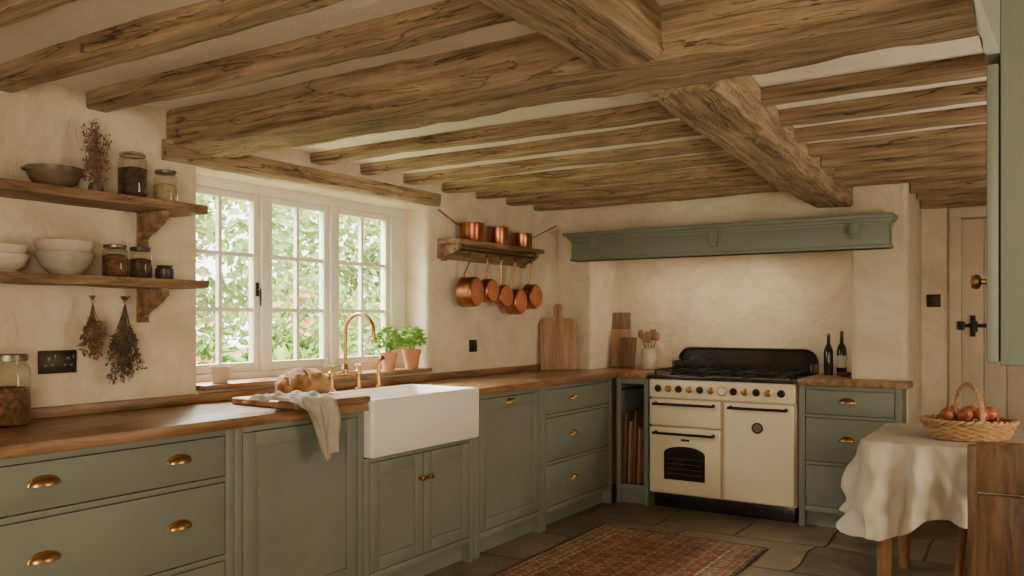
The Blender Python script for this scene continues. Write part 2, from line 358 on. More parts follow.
# ---------------------------------------------------------------- plates on wall
def plate(name,label,cat,loc,rotz,w,h,n,style):
    t=thing(name,label,cat,loc,(0,0,rotz))
    bm=B(); box(bm,-w/2,w/2,-.01,0,-h/2,h/2,.003); fin(bm,'face_plate','switch',t)
    for k in range(n):
        cx=(k-(n-1)/2)*w/ max(n,1)
        if style=='socket':
            bm=B()
            box(bm,cx-.006,cx+.006,-.012,-.008,.006,.020)
            box(bm,cx-.018,cx-.008,-.012,-.008,-.016,-.009); box(bm,cx+.008,cx+.018,-.012,-.008,-.016,-.009)
            fin(bm,'pin_hole','black',t)
            bm=B(); box(bm,cx+.018,cx+.026,-.016,-.008,.012,.03,.001); fin(bm,'rocker','lid',t)
        else:
            bm=B(); lathe(bm,[(0,0),(.008,0),(.007,.008),(.004,.02),(0,.021)],12,Matrix.Translation((cx,-.01,0))@Matrix.Rotation(pi/2,4,'X')); fin(bm,'toggle','brass',t)
    return t
plate('wall_socket','dark bronze double wall socket beside the hanging herbs','socket',(XW,1.77,1.14),pi/2,.146,.088,2,'socket')
plate('wall_socket','dark bronze single wall socket above the worktop','socket',(XW,4.52,1.13),pi/2,.08,.08,1,'socket')
plate('light_switch','dark bronze light switch beside the plank door','switch',(-.655,6.3,1.43),0,.085,.085,1,'toggle')
# ---------------------------------------------------------------- cabinets
def cup_bm():
    bm=B(); a,b,c=.047,.026,.026; n=16;m=7; g=[]
    for i in range(n+1):
        th=pi*i/n; row=[]
        for j in range(m+1):
            ph=pi/2*j/m; r=math.sin(th)
            row.append(bm.verts.new((a*math.cos(th),-c*r*math.sin(ph)-.001,b*r*math.cos(ph)-.008)))
        g.append(row)
    for i in range(n):
        for j in range(m):
            try: bm.faces.new((g[i][j],g[i+1][j],g[i+1][j+1],g[i][j+1]))
            except Exception: pass
    bmesh.ops.remove_doubles(bm,verts=bm.verts,dist=.0002)
    tube(bm,[(a*1.05*math.cos(pi*i/14),-.002,b*1.1*math.sin(pi*i/14)-.008) for i in range(15)],.0035,6)
    return bm
def knob_bm(r=.015):
    bm=B(); lathe(bm,[(0,0),(r*.75,0),(r*.75,.003),(r*.38,.006),(r*.35,.016),(r*.9,.02),(r,.026),(r*.8,.032),(0,.035)],20,Matrix.Rotation(pi/2,4,'X')); return bm
def front(t,kind,x0,x1,z0,z1,handles,g=.0035):
    bm=B(); x0+=g;x1-=g;z0+=g;z1-=g
    if kind=='drawer':
        box(bm,x0,x1,.001,.021,z0,z1,.0025)
    else:
        s=.062
        box(bm,x0,x0+s,.001,.021,z0,z1,.002); box(bm,x1-s,x1,.001,.021,z0,z1,.002)
        box(bm,x0+s,x1-s,.001,.021,z1-s,z1,.002); box(bm,x0+s,x1-s,.001,.021,z0,z0+s,.002)
        box(bm,x0+s-.002,x1-s+.002,.012,.019,z0+s-.002,z1-s+.002)
    o=fin(bm,'drawer' if kind=='drawer' else 'door','green',t)
    for ht,hx,hz in handles:
        if ht=='cup': fin(cup_bm(),'handle','brass',o,(hx,0.001,hz),label='aged brass cup handle')
        else: fin(knob_bm(),'knob','brass',o,(hx,0.001,hz),label='aged brass round knob')
def cabinet(label,loc,rotz,w,rows,fronts,depth=.565,zt=.889,sl=.04,sr=.04,group=None):
    t=thing('base_cabinet',label,'cabinet',loc,(0,0,rotz),group)
    bm=B()
    box(bm,.002,w-.002,.023,depth,.11,zt)
    box(bm,.002,w-.002,.06,.08,0,.11)
    for a,b in ((0,sl),(w-sr,w)): box(bm,a+.0015,b-.0015,0,.022,0,zt,.002); box(bm,a+.0015,b-.0015,.022,.062,0,.11)
    zs=sorted(rows); prev=.10
    for a,b in zs:
        if a>prev: box(bm,sl,w-sr,0,.022,prev,a,.0015)
        prev=b
    if zt>prev: box(bm,sl,w-sr,0,.022,prev,zt,.0015)
    fin(bm,'body','green',t)
    for f in fronts: front(t,*f)
    return t
R3=[(.135,.395),(.415,.69),(.71,.865)]
def drawers(w,hx,s=.04):
    out=[]
    for (a,b) in R3:
        out.append(('drawer',s,w-s,a,b,[('cup',x,(a+b)/2+.01) for x in hx]))
    return out
GC='sage green base cabinets'
cabinet('sage green wide drawer cabinet with paired brass cup handles',(XC,1.15,0),pi/2,.98,R3,drawers(.98,[.26,.74]),group=GC)
cabinet('sage green cabinet with one plain panelled door beneath the tea towel',(XC,2.13,0),pi/2,.72,[(.135,.865)],[('door',.04,.68,.135,.865,[])],group=GC)
cabinet('sage green two door cabinet beneath the white sink',(XC,2.85,0),pi/2,.87,[(.135,.645)],[('door',.04,.435,.135,.645,[('knob',.405,.52)]),('door',.435,.83,.135,.645,[('knob',.465,.52)])],zt=.668,group=GC)
cabinet('sage green cabinet with tall panelled door and cup handle',(XC,3.72,0),pi/2,.73,[(.135,.865)],[('door',.05,.69,.135,.865,[('cup',.365,.833)])],sl=.05,group=GC)
cabinet('sage green three drawer cabinet near the corner',(XC,4.45,0),pi/2,.97,R3,drawers(.97,[.40]),group=GC)
cabinet('sage green three drawer cabinet beside the range cooker',(-1.335,5.45,0),0,.60,R3,drawers(.60,[.29]),depth=.19,group=GC)
# open tray rack
t=thing('open_tray_cabinet','narrow sage green open cabinet holding upright boards','cabinet',(-2.6,5.45,0),group=GC)
bm=B(); w=.24
box(bm,0,.03,0,.02,0,.889,.002); box(bm,w-.03,w,0,.02,0,.889,.002); box(bm,.03,w-.03,0,.02,.85,.889,.002); box(bm,.03,w-.03,0,.02,.10,.14,.002)
box(bm,0,.012,.02,.45,.0,.889); box(bm,w-.012,w,.02,.45,.0,.889); box(bm,.012,w-.012,.05,.07,0,.1)
fin(bm,'body','green',t)
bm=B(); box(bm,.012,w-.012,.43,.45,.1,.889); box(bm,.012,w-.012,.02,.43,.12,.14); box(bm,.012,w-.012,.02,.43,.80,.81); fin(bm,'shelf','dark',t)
for k,(h,mm) in enumerate([(.50,'boardd'),(.44,'board'),(.52,'boardd'),(.40,'board'),(.46,'boardd')]):
    bm=B(); box(bm,-.008,.008,0,.30,0,h,.004); fin(bm,'serving_board',mm,loc=(-2.555+k*.036,5.475,.1405),rot=(0,.03,0),label='thin wooden board stored upright in the open cabinet',cat='board',group='boards stored upright')
# ---------------------------------------------------------------- worktops
bm=B()
box(bm,XW+.001,-2.59,.9,2.852,.89,ZT,.004); box(bm,XW+.001,-3.045,2.852,3.715,.89,ZT,.004); box(bm,XW+.001,-2.59,3.715,5.645,.89,ZT,.004)
box(bm,-2.59,-2.358,5.42,5.645,.89,ZT,.004); box(bm,-2.905,-2.358,5.645,6.145,.89,ZT,.004)
fin(bm,'worktop','oak',label='long oiled oak worktop around the white sink',cat='worktop')
bm=B(); box(bm,-1.337,-.70,5.42,5.645,.89,ZT,.004); box(bm,-1.337,-1.065,5.645,6.145,.89,ZT,.004)
fin(bm,'worktop','oak',label='short oiled oak worktop beside the range cooker',cat='worktop')
bm=B(); box(bm,XW+.001,XW+.022,.9,5.645,ZT+.0005,.972,.003); fin(bm,'worktop_upstand','oak',label='low oak upstand along the plaster wall',cat='upstand')
# ---------------------------------------------------------------- sink
t=thing('farmhouse_sink','white fireclay apron front farmhouse sink','sink',(-2.575,2.856,.672),(0,0,pi/2))
bm=B(); W=.855;D=.465;H=.266;wl=.028
def rr_prof(x0,x1,y0,y1,r,n=5):
    o=[]
    for (cx_,cy_,a0) in ((x1-r,y1-r,0),(x0+r,y1-r,pi/2),(x0+r,y0+r,pi),(x1-r,y0+r,1.5*pi)):
        for k in range(n+1): a=a0+pi/2*k/n; o.append((cx_+r*math.cos(a),cy_+r*math.sin(a)))
    return o
def lp(ins,r,z): return [bm.verts.new((x,y,z)) for x,y in rr_prof(ins,W-ins,ins,D-ins,r)]
rings=[lp(.006,.014,0),lp(0,.018,.008),lp(0,.018,H-.01),lp(.004,.018,H-.002),lp(.010,.016,H),lp(wl-.006,.03,H),lp(wl,.03,H-.006),lp(wl+.004,.04,.06),lp(wl+.03,.05,.032)]
for A,C in zip(rings,rings[1:]):
    for k in range(len(A)): j=(k+1)%len(A); bm.faces.new((A[k],A[j],C[j],C[k]))
bm.faces.new(rings[0][::-1]); bm.faces.new(rings[-1])
fin(bm,'basin','ceramic',t,angle=60)
bm=B(); lathe(bm,[(0,.033),(.03,.033),(.04,.037),(.045,.032)],24,Matrix.Translation((W/2,D/2,0))); fin(bm,'drain','brass',t)
# ---------------------------------------------------------------- tap
t=thing('bridge_tap','aged brass bridge mixer tap with tall swan neck spout','tap',(-3.11,3.24,ZT))
bm=B(); tube(bm,[(0,-.1,.09),(0,.1,.09)],.010,12); tube(bm,[(0,0,.09),(0,0,.11)],.016,12); lathe(bm,[(.016,.11),(.02,.115),(.014,.13),(.011,.14)],16)
tube(bm,[(0,0,.10),(0,0,.30)]+arc((.10,0,.30),.10,pi,.12*pi,14)[1:]+[(.196,0,.30),(.198,0,.27)],.0105,12); lathe(bm,[(.012,.255),(.015,.258),(.015,.275),(.011,.28)],14,Matrix.Translation((.198,0,0)))
fin(bm,'spout','brass',t)
for s in(-1,1):
    bm=B(); lathe(bm,[(0,0),(.026,0),(.026,.006),(.014,.012),(.012,.075),(.018,.08),(.018,.10),(.012,.105),(.01,.125),(0,.127)],18,Matrix.Translation((0,s*.1,0))); fin(bm,'valve','brass',t)
    bm=B(); tube(bm,[(.0,s*.1,.13),(.0,s*.1+s*.05,.138)],[.006,.005]); tube(bm,[(-.022,s*.1,.13),(.022,s*.1,.13)],.005); lathe(bm,[(0,.121),(.01,.124),(.01,.134),(0,.138)],14,Matrix.Translation((0,s*.1,0))); fin(bm,'handle','brass',t)
t=thing('side_spray','slim aged brass side spray beside the bridge tap','tap',(-3.11,3.50,ZT))
bm=B(); lathe(bm,[(0,0),(.022,0),(.022,.006),(.012,.012),(.011,.06),(.015,.065),(.013,.08)],18); fin(bm,'base','brass',t)
bm=B(); tube(bm,[(0,0,.08),(0,0,.13),(.012,0,.155),(.03,0,.165)],[.010,.009,.012,.014],12); fin(bm,'spray_head','brass',t)
# ---------------------------------------------------------------- range cooker
t=thing('range_cooker','cream enamel range cooker with black hob and dark rail handles','cooker',(-2.35,5.45,0))
W=1.0
bm=B(); box(bm,.006,W-.006,.03,.62,.10,.893,.003); fin(bm,'body','enamel',t)
bm=B(); box(bm,.02,W-.02,.05,.6,0,.099,.003); fin(bm,'plinth','black',t)
bm=B(); box(bm,.003,W-.003,-.012,.03,.765,.893,.012,3); cp=fin(bm,'control_panel','enamel',t)
for k,x in enumerate([.07,.145,.22,.295,.37,.445,.60,.675,.75,.825,.91]):
    mt=Matrix.Translation((x,-.012,.828))@Matrix.Rotation(pi/2,4,'X')
    bm=B(); lathe(bm,[(.025,0),(.025,.003),(.018,.005),(.016,.022),(.014,.026),(0,.027)],20,mt); box(bm,x-.003,x+.003,-.042,-.015,.812,.844,.001); fin(bm,'knob','brass' if k%2 else 'iron',cp)
bm=B(); mt=Matrix.Translation((.523,-.012,.828))@Matrix.Rotation(pi/2,4,'X'); lathe(bm,[(.032,0),(.032,.006),(.026,.008)],24,mt); fin(bm,'clock_bezel','brass',cp)
bm=B(); lathe(bm,[(.027,.004),(.026,.007),(0,.0075)],24,mt); fin(bm,'clock_face','white',cp)
def odoor(x0,x1,z0,z1,win=None,hz=None):
    bm=B(); box(bm,x0,x1,-.018,.028,z0,z1,.010,3)
    if win: box(bm,win[0]-.012,win[1]+.012,-.022,-.014,win[2]-.012,win[3]+.012,.003)
    o=fin(bm,'door','enamel',t)
    if win:
        bm=B()
        a0,a1,b0,b1=win; pr=[(a0,b0),(a1,b0),(a1,b1-.05)]+[(a0+(a1-a0)*(.5+.5*math.cos(q)),b1-.05+.05*math.sin(q)) for q in [pi*k/12 for k in range(1,12)]]+[(a0,b1-.05)]
        F=[bm.verts.new((x,-.0255,z)) for x,z in pr]; Bk=[bm.verts.new((x,-.02,z)) for x,z in pr]; bm.faces.new(F); bm.faces.new(Bk[::-1])
        for i in range(len(pr)): j=(i+1)%len(pr); bm.faces.new((F[i],F[j],Bk[j],Bk[i]))
        fin(bm,'oven_window','ovglass',o,smooth=False)
        bm=B()
        for k in range(4): tube(bm,[(win[0]+.02,-.028,win[2]+.04+k*.035),(win[1]-.02,-.028,win[2]+.04+k*.035)],.0012,6)
        fin(bm,'oven_rack','chrome',o)
    bm=B(); tube(bm,[(x0+.04,-.058,hz),(x1-.04,-.058,hz)],.009,12)
    for xx in(x0+.05,x1-.05): tube(bm,[(xx,-.016,hz),(xx,-.058,hz)],.007,10); lathe(bm,[(.0,0),(.014,0),(.012,.006),(0,.007)],12,Matrix.Translation((xx,-.017,hz))@Matrix.Rotation(pi/2,4,'X'))
    fin(bm,'handle','iron',o,label='dark metal rail handle'); return o
odoor(.008,.515,.575,.757,None,.725)
odoor(.008,.515,.112,.565,(.12,.41,.21,.44),.525)
td=odoor(.535,.992,.112,.757,None,.725)
bm=B(); mt=Matrix.Translation((.76,-.018,.60))@Matrix.Rotation(pi/2,4,'X'); lathe(bm,[(.036,0),(.036,.005),(.028,.007)],24,mt); fin(bm,'badge_ring','iron',td)
bm=B(); lathe(bm,[(.029,.003),(.027,.006),(.015,.006),(.014,.010),(0,.010)],24,mt); fin(bm,'badge','chrome',td)
bm=B(); box(bm,.24,.30,-.021,-.016,.475,.49,.001); fin(bm,'name_badge','iron',t)
bm=B(); box(bm,-.004,W+.004,-.025,.625,.894,.918,.006,3); hob=fin(bm,'hob','black',t)
for cx in(.14,.335,.5,.665,.86):
    for cy in(.16,.42):
        bm=B(); lathe(bm,[(0,.0),(.045,0),(.045,.012),(.03,.015),(.028,.022),(0,.023)],20,Matrix.Translation((cx,cy,.918))); fin(bm,'burner','iron',t)
for gx0,gx1 in((.03,.335),(.345,.655),(.665,.97)):
    bm=B()
    for y in(.03,.29,.55): box(bm,gx0,gx1,y-.006,y+.006,.945,.957,.002)
    for x in(gx0+.006,(gx0+gx1)/2,gx1-.006): box(bm,x-.006,x+.006,.03,.55,.945,.957,.002)
    for x in(gx0+.006,gx1-.006):
        for y in(.03,.55): box(bm,x-.006,x+.006,y-.006,y+.006,.918,.945)
    fin(bm,'pan_support','iron',t)
bm=B(); pts=[(0,.918)]+[(.09-.09*math.cos(a),1.0+.085*math.sin(a)) for a in [pi/2*k/6 for k in range(7)]]+[(W-.09+.09*math.sin(a),1.0+.085*math.cos(a)) for a in [pi/2*k/6 for k in range(7)]]+[(W,.918)]
f=[bm.verts.new((x,.585,z)) for x,z in pts]; b_=[bm.verts.new((x,.63,z)) for x,z in pts]
bm.faces.new(f); bm.faces.new(b_[::-1])
for i in range(len(pts)): j=(i+1)%len(pts); bm.faces.new((f[i],f[j],b_[j],b_[i]))
for sx in(0,W-.02): box(bm,sx,sx+.02,.42,.60,.918,1.0,.008,3)
tube(bm,[(x,.575,z+.004) for x,z in pts[1:-1]],.010,10)
fin(bm,'splashback','black',t)
# ---------------------------------------------------------------- mantel
t=thing('mantel_shelf','sage green painted mantel shelf above the range alcove','mantel',(-3.03,5.50,1.74))
bm=B(); L=2.23
box(bm,.02,L-.02,.03,.148,0,.155,.004); 
box(bm,.01,L-.01,.015,.148,.145,.165,.004); box(bm,-.005,L+.005,0,.148,.163,.182,.004); box(bm,-.025,L+.015,-.03,.148,.180,.205,.005); box(bm,.012,L-.012,.02,.148,0,.022,.004)
fin(bm,'shelf_board','mantelg',t)
for x in(.22,1.12,2.02):
    bm=B(); box(bm,x-.028,x+.028,-.012,.03,.09,.165,.004); box(bm,x-.022,x+.022,.005,.03,.055,.092,.006); fin(bm,'corbel','mantelg',t)
# ---------------------------------------------------------------- wall shelves with brackets
def bracket(t,x,zt,d=.17,h=.14,th=.035,mat='oakx'):
    bm=B(); pc=[(d,0),(d,-.028),(d-.012,-.034)]
    K=12
    for k in range(1,K+1):
        u=k/K; yy=(d-.012)*(1-u)**1.7+.034*u+.016*math.sin(u*pi*2.0); pc.append((max(.03,yy),-.034-(h-.034)*u))
    rows=[[bm.verts.new((x+s,-y,zt+z)) for s,y in((-th/2,p),(th/2,p),(th/2,0),(-th/2,0))] for p,z in pc]
    for A,C in zip(rows,rows[1:]):
        for k in range(4): bm.faces.new((A[k],A[(k+1)%4],C[(k+1)%4],C[k]))
    bm.faces.new(rows[0]);bm.faces.new(rows[-1][::-1])
    fin(bm,'bracket',mat,t,smooth=False)
for z,lab in ((1.78,'rustic oak wall shelf holding a bowl and storage jars'),(1.465,'rustic oak wall shelf holding stoneware bowls and jars')):
    t=thing('wall_shelf',lab,'shelf',(XW+.001,.95,z),(0,0,pi/2),group='rustic wall shelves')
    bm=B(); n=30
    pl=[(0,-.034),(0,0),(-.222,0),(-.226,-.006),(-.222,-.034)]
    rings=[]
    for i in range(n+1):
        x=1.335*i/n; rings.append([bm.verts.new((x,y+(noise.noise(Vector((x*4,z*5,0)))*.008 if y<-.1 else 0),zz+(noise.noise(Vector((x*5,z*5,4)))*.005 if zz<-.02 else 0))) for y,zz in pl])
    for A,C in zip(rings,rings[1:]):
        for k in range(5): bm.faces.new((A[k],A[(k+1)%5],C[(k+1)%5],C[k]))
    bm.faces.new(rings[0]);bm.faces.new(rings[-1][::-1]); fin(bm,'shelf_board','shelf',t)
    bracket(t,1.17,-.036,mat='shelf'); bracket(t,.25,-.036,mat='shelf')
# ---------------------------------------------------------------- vessels
def bowl(label,loc,r,h,mat,name='bowl',group=None,handles=False):
    t=thing(name,label,'bowl',loc,group=group)
    bm=B(); prof=[(0,.004),(r*.42,.004),(r*.42,0),(r*.5,0),(r*.52,.008),(r*.8,h*.38),(r*.97,h*.8),(r,h),(r*.965,h+.001),(r*.92,h*.8),(r*.75,h*.42),(r*.45,.016),(0,.013)]
    lathe(bm,prof,36); fin(bm,'bowl_body',mat,t)
    if handles:
        for s in(-1,1):
            bm=B(); tube(bm,[(.02*k,s*(r*.93+.022*math.sin(pi*(k+1.6)/3.2)),h*.82) for k in (-1.6,-1,-.4,.4,1,1.6)],.006,8); fin(bm,'handle',mat,t)
    return t
def jar(label,loc,r,h,content,fill=.8,lid='tin',name='storage_jar',group=None):
    t=thing(name,label,'jar',loc,group=group)
    bm=B(); nk=.8
    lathe(bm,[(0,0),(r*.92,0),(r,.008),(r,h*.74),(r*.94,h*.82),(r*nk,h*.87),(r*nk,h*.93)],32); fin(bm,'jar_glass','glass',t)
    bm=B(); lathe(bm,[(0,.005),(r*.9,.005),(r*.95,.012),(r*.95,h*.74*fill),(r*.5,h*.74*fill+.006),(0,h*.74*fill+.003)],28); fin(bm,'jar_contents',content,t)
    bm=B()
    if lid=='tin': lathe(bm,[(0,h*.9),(r*nk+.002,h*.9),(r*nk+.004,h*.905),(r*nk+.004,h*.985),(r*nk,h),(0,h)],32); fin(bm,'lid','lid',t)
    elif lid=='glass':
        lathe(bm,[(r*nk+.004,h*.90),(r*nk+.006,h*.93),(r*nk,h*.95),(r*.3,h*.96),(r*.16,h*.975),(r*.24,h*.99),(0,h*1.0)],28); fin(bm,'lid','glass',t)
        bm=B(); tube(bm,[(math.cos(2*pi*k/28)*(r*nk+.004),math.sin(2*pi*k/28)*(r*nk+.004),h*.89) for k in range(28)],.0028,6,closed=True); fin(bm,'wire_clip','chrome',t)
    elif lid=='black': lathe(bm,[(0,h*.86),(r*nk+.005,h*.87),(r*nk+.005,h*.97),(r*nk,h*.985),(0,h*.985)],32); fin(bm,'lid','dpot',t)
    return t
zs=1.781
bowl('brown glazed two handled bowl on the upper shelf',(-3.09,1.70,zs),.098,.078,'stoneb',handles=True)
jar('tall glass jar of dark beans on the upper shelf',(-3.10,2.02,zs),.056,.198,'coffee',.85,'glass')
jar('short glass jar of oats on the upper shelf',(-3.10,2.17,zs),.048,.14,'oats',.75,'tin')
t=thing('dried_flower_bunch','bunch of russet dried flowers in a small dark pot','dried flowers',(-3.11,1.87,zs))
bm=B(); lathe(bm,[(0,0),(.022,0),(.028,.02),(.024,.04),(.018,.05),(.016,.048),(.018,.035),(0,.03)],20); fin(bm,'pot','stoneb',t)
bm=B()
for k in range(54):
    a=R.uniform(0,2*pi); sp=R.uniform(0,.062); h=R.uniform(.10,.29); top=Vector((math.cos(a)*sp*.5,math.sin(a)*sp*(.5+h*2),h))
    tube(bm,[(0,0,.04),top*.6+Vector((0,0,.01)),top],.0012,4)
    for j in range(11): leaf(bm,top+Vector((R.uniform(-.010,.010),R.uniform(-.010,.010),R.uniform(-.08,.01))),(R.uniform(-1,1),R.uniform(-1,1),R.uniform(0,1.5)),R.uniform(.010,.018),.65)
fin(bm,'flowers','driedp',t,smooth=False)
zs=1.466
gb='stoneware bowls'
bowl('cream stoneware bowl on the lower shelf',(-3.09,1.52,zs),.08,.065,'stonew',group=gb)
bowl('cream stoneware bowl stacked inside another',(-3.09,1.52,zs+.034),.078,.062,'stonew',group=gb)
bowl('large grey stoneware bowl at the bottom of a stack',(-3.085,1.735,zs),.100,.084,'stoneg',group=gb)
bowl('large cream stoneware bowl on top of a stack',(-3.085,1.735,zs+.046),.101,.080,'stonew',group=gb)
jar('glass jar of nuts with tin lid on the lower shelf',(-3.10,1.945,zs),.048,.13,'nuts',.9,'tin')
jar('glass jar of dark beans with black lid on the lower shelf',(-3.10,2.055,zs),.044,.13,'coffee',.8,'black')
t=thing('small_pot','small dark glazed pot at the shelf end','pot',(-3.10,2.165,zs)); bm=B(); lathe(bm,[(0,0),(.032,0),(.037,.01),(.037,.045),(.030,.052),(.034,.06),(.031,.06),(.027,.05),(0,.045)],24); fin(bm,'pot_body','dpot',t)
jar('large glass jar of brown granola standing on the worktop',(-3.075,1.53,ZT+.001),.070,.25,'nuts',.7,'tin')
def herbs(label,loc,L,wid,mat,n,seed,lf):
    rr=random.Random(seed); t=thing('hanging_herb_bunch',label,'dried herbs',loc,group='hanging herb bunches')
    bm=B(); tube(bm,[(0,0,0),(0,.002,-.03),(0,0,-.06)],.0015,5); tube(bm,[(.008*math.cos(2*pi*k/12),.008*math.sin(2*pi*k/12),-.06) for k in range(12)],.003,5,closed=True); fin(bm,'twine','string',t)
    bm=B()
    for k in range(n):
        a=rr.uniform(0,2*pi); s=rr.random()**.6*wid; l=rr.uniform(.6,1)*L
        e=Vector((math.cos(a)*s*.5,math.sin(a)*s,-l)); m=Vector((e.x*.25,e.y*.25,-.06-l*.25))
        tube(bm,[(e.x*-.25,e.y*-.3,-.035),(0,0,-.06),m,e],.0012,4)
        for j in range(lf):
            f=rr.uniform(.25,1); p=m.lerp(e,f); leaf(bm,p,(rr.uniform(-1,1),rr.uniform(-1,1),rr.uniform(-1.6,.2)),rr.uniform(.012,.026),.5)
    fin(bm,'stems',mat,t,smooth=False)
herbs('brown dried herb bunch hanging beneath the lower shelf',(-3.12,1.865,1.43),.29,.05,'dried',34,3,20)
herbs('long dark dried lavender bunch hanging beneath the lower shelf',(-3.12,2.0,1.43),.385,.085,'lav',46,5,18)
t=thing('candle_pot','small pale terracotta pot on the window sill','pot',(-3.25,2.56,1.009)); bm=B(); lathe(bm,[(0,0),(.033,0),(.042,.06),(.046,.06),(.047,.075),(.042,.075),(.036,.05),(0,.048)],24); fin(bm,'pot_body','terral',t)
bm=B(); lathe(bm,[(.036,.055),(.02,.058),(0,.057)],16); fin(bm,'soil','soil',t)
def basil(label,loc,r,h,fr,n,seed):
    rr=random.Random(seed); t=thing('potted_basil',label,'plant',loc,group='potted basil')
    bm=B(); lathe(bm,[(0,0),(r*.68,0),(r*.92,h*.75),(r,h*.75),(r*1.03,h*.78),(r*1.03,h),(r*.93,h),(r*.9,h*.85),(0,h*.85)],28); fin(bm,'pot','terra',t)
    bm=B(); lathe(bm,[(r*.88,h*.86),(r*.4,h*.9),(0,h*.89)],20); fin(bm,'soil','soil',t)
    bm=B()
    for k in range(14):
        a=rr.uniform(0,2*pi); s=rr.uniform(.2,.8)*fr; tube(bm,[(s*.2*math.cos(a),s*.2*math.sin(a),h*.85),(s*.6*math.cos(a),s*.6*math.sin(a),h+fr*.7),(s*math.cos(a),s*math.sin(a),h+fr*1.4)],.0018,5)
    for k in range(n):
        a=rr.uniform(0,2*pi); u=rr.uniform(-.35,1); q=math.sqrt(max(0,1-u*u))*rr.uniform(.55,1)
        p=Vector((q*fr*math.cos(a),q*fr*math.sin(a),h+fr*.75+u*fr*1.15))
        leaf(bm,p,(math.cos(a)*1.0,math.sin(a)*1.0,rr.uniform(-.6,.7)),rr.uniform(.025,.042),.8,Vector((rr.uniform(-.4,.4),rr.uniform(-.4,.4),1)))
    fin(bm,'foliage','leaf',t,smooth=False)
basil('bushy green basil in a terracotta pot on the window sill',(-3.255,3.75,1.009),.050,.10,.072,300,11)
basil('smaller green basil in a terracotta pot on the window sill',(-3.225,3.925,1.009),.056,.115,.068,280,12)
# ---------------------------------------------------------------- board, bread, towel
t=thing('bread_board','round edged oak bread board on the worktop','board',(-2.80,2.64,ZT+.001),(0,0,-.06))
bm=B(); box(bm,-.21,.225,-.215,.21,0,.030,.009,3); fin(bm,'board_body','boardh',t)
t=thing('bread_loaf','crusty golden brown round loaf on the bread board','bread',(-2.88,2.73,ZT+.0315),(0,0,.9))
bm=B(); bmesh.ops.create_icosphere(bm,subdivisions=5,radius=1)
for v in bm.verts:
    c=v.co.copy(); sl=0
    if c.z>.1: sl=-.14*max(0,1-abs(math.sin(c.x*4.5+.6*c.y))/.22)
    f=1+.06*noise.noise(c*2)+.03*noise.noise(c*7)+sl; v.co=Vector((c.x*.125*f,c.y*.10*f,(max(c.z,-.45)+.45)*.082*f))
fin(bm,'crust','crust',t)
bm=B(); nu,nv=44,56
path=[(-2.74,.968),(-2.72,.980),(-2.68,.971),(-2.64,.975),(-2.605,.970),(-2.578,.962),(-2.555,.932),(-2.550,.88),(-2.548,.83),(-2.546,.76),(-2.544,.69)]
def pp(s):
    s=s*(len(path)-1); i=min(int(s),len(path)-2); f=s-i; return path[i][0]*(1-f)+path[i+1][0]*f,path[i][1]*(1-f)+path[i+1][1]*f
g=[]
for j in range(nv+1):
    s=j/nv; row=[]
    for i in range(nu+1):
        q=i/nu-.5
        lim=1-.34*abs(q-.12)-.05*math.sin(q*9)
        x,z=pp(min(1,s*lim))
        wd=.29-.05*s if s<.55 else .2625-.30*(s-.55)
        y=2.41+q*wd+.13*s
        fo=math.sin(q*17+3*s)*.5+math.sin(q*31+s*6)*.3+.5*noise.noise(Vector((q*9,s*4,3)))
        if s<.55: z+=.012+.012*fo+.014*noise.noise(Vector((x*22,y*22,0)))
        else: x+=.020+.022*fo; y+=.014*noise.noise(Vector((q*4,s*6,7)))
        if .45<s<.6: x+=.006;z+=.004
        row.append(bm.verts.new((x,y,z)))
    g.append(row)
for j in range(nv):
    for i in range(nu): bm.faces.new((g[j][i],g[j][i+1],g[j+1][i+1],g[j+1][i]))
o=fin(bm,'tea_towel','towel',label='crumpled natural linen tea towel draped over the worktop edge',cat='towel',angle=180)
md=o.modifiers.new('s','SOLIDIFY'); md.thickness=.003
# ---------------------------------------------------------------- copper shelf + pans
t=thing('pan_shelf','dark wood pan shelf with iron hanging rail','shelf',(XW+.001,4.14,1.80),(0,0,pi/2))
bm=B(); box(bm,0,1.03,-.17,0,-.028,0,.004); box(bm,0,1.03,-.02,0,-.12,-.028,.003); fin(bm,'shelf_board','shelf',t)
bracket(t,.05,-.029,.14,.10,.03,'shelf'); bracket(t,.98,-.029,.14,.10,.03,'shelf')
bm=B(); tube(bm,[(.03,-.11,-.06),(1.0,-.11,-.06)],.006,8)
hooks=[.20,.40,.56,.735,.945]
for hx in hooks: tube(bm,[(hx,-.11,-.053)]+[(hx,-.11+.012*math.sin(a),-.085+.012*math.cos(a)) for a in (.3,1.2,2.2,pi,4.0)],.003,6)
fin(bm,'hanging_rail','iron',t)
def pan(label,hx,r,d,hl,tilt,yaw=0):
    t=thing('copper_pan',label,'pan',(XW+.001+.11,4.14+hx,1.80-.097),(tilt,0,yaw),group='hanging copper pans')
    cz=-(hl+r)
    mt=Matrix.Translation((.045,0,cz))@Matrix.Rotation(-pi/2,4,'Y')
    bm=B(); lathe(bm,[(0,0),(r*.9,0),(r*.97,.006),(r,.02),(r,d),(r+.003,d+.002),(r-.002,d+.003),(r-.004,.02),(r*.9,.006),(0,.005)],36,mt); fin(bm,'pan_body','copper',t)
    bm=B(); xx=.045-d+.006
    tube(bm,[(xx,0,cz+r-.012),(xx-.004,0,cz+r+.02),(xx*.5,0,cz+r+hl*.5),(0,0,-.012)],[.009,.009,.008,.009],8,flat=.45)
    tube(bm,[(0,.010*math.cos(2*pi*k/10),-.004+.010*math.sin(2*pi*k/10)) for k in range(10)],.003,6,closed=True)
    fin(bm,'handle','brass',t); return t
pan('deep copper saucepan with long handle hanging from the rail',.20,.095,.095,.13,0.05,.1)
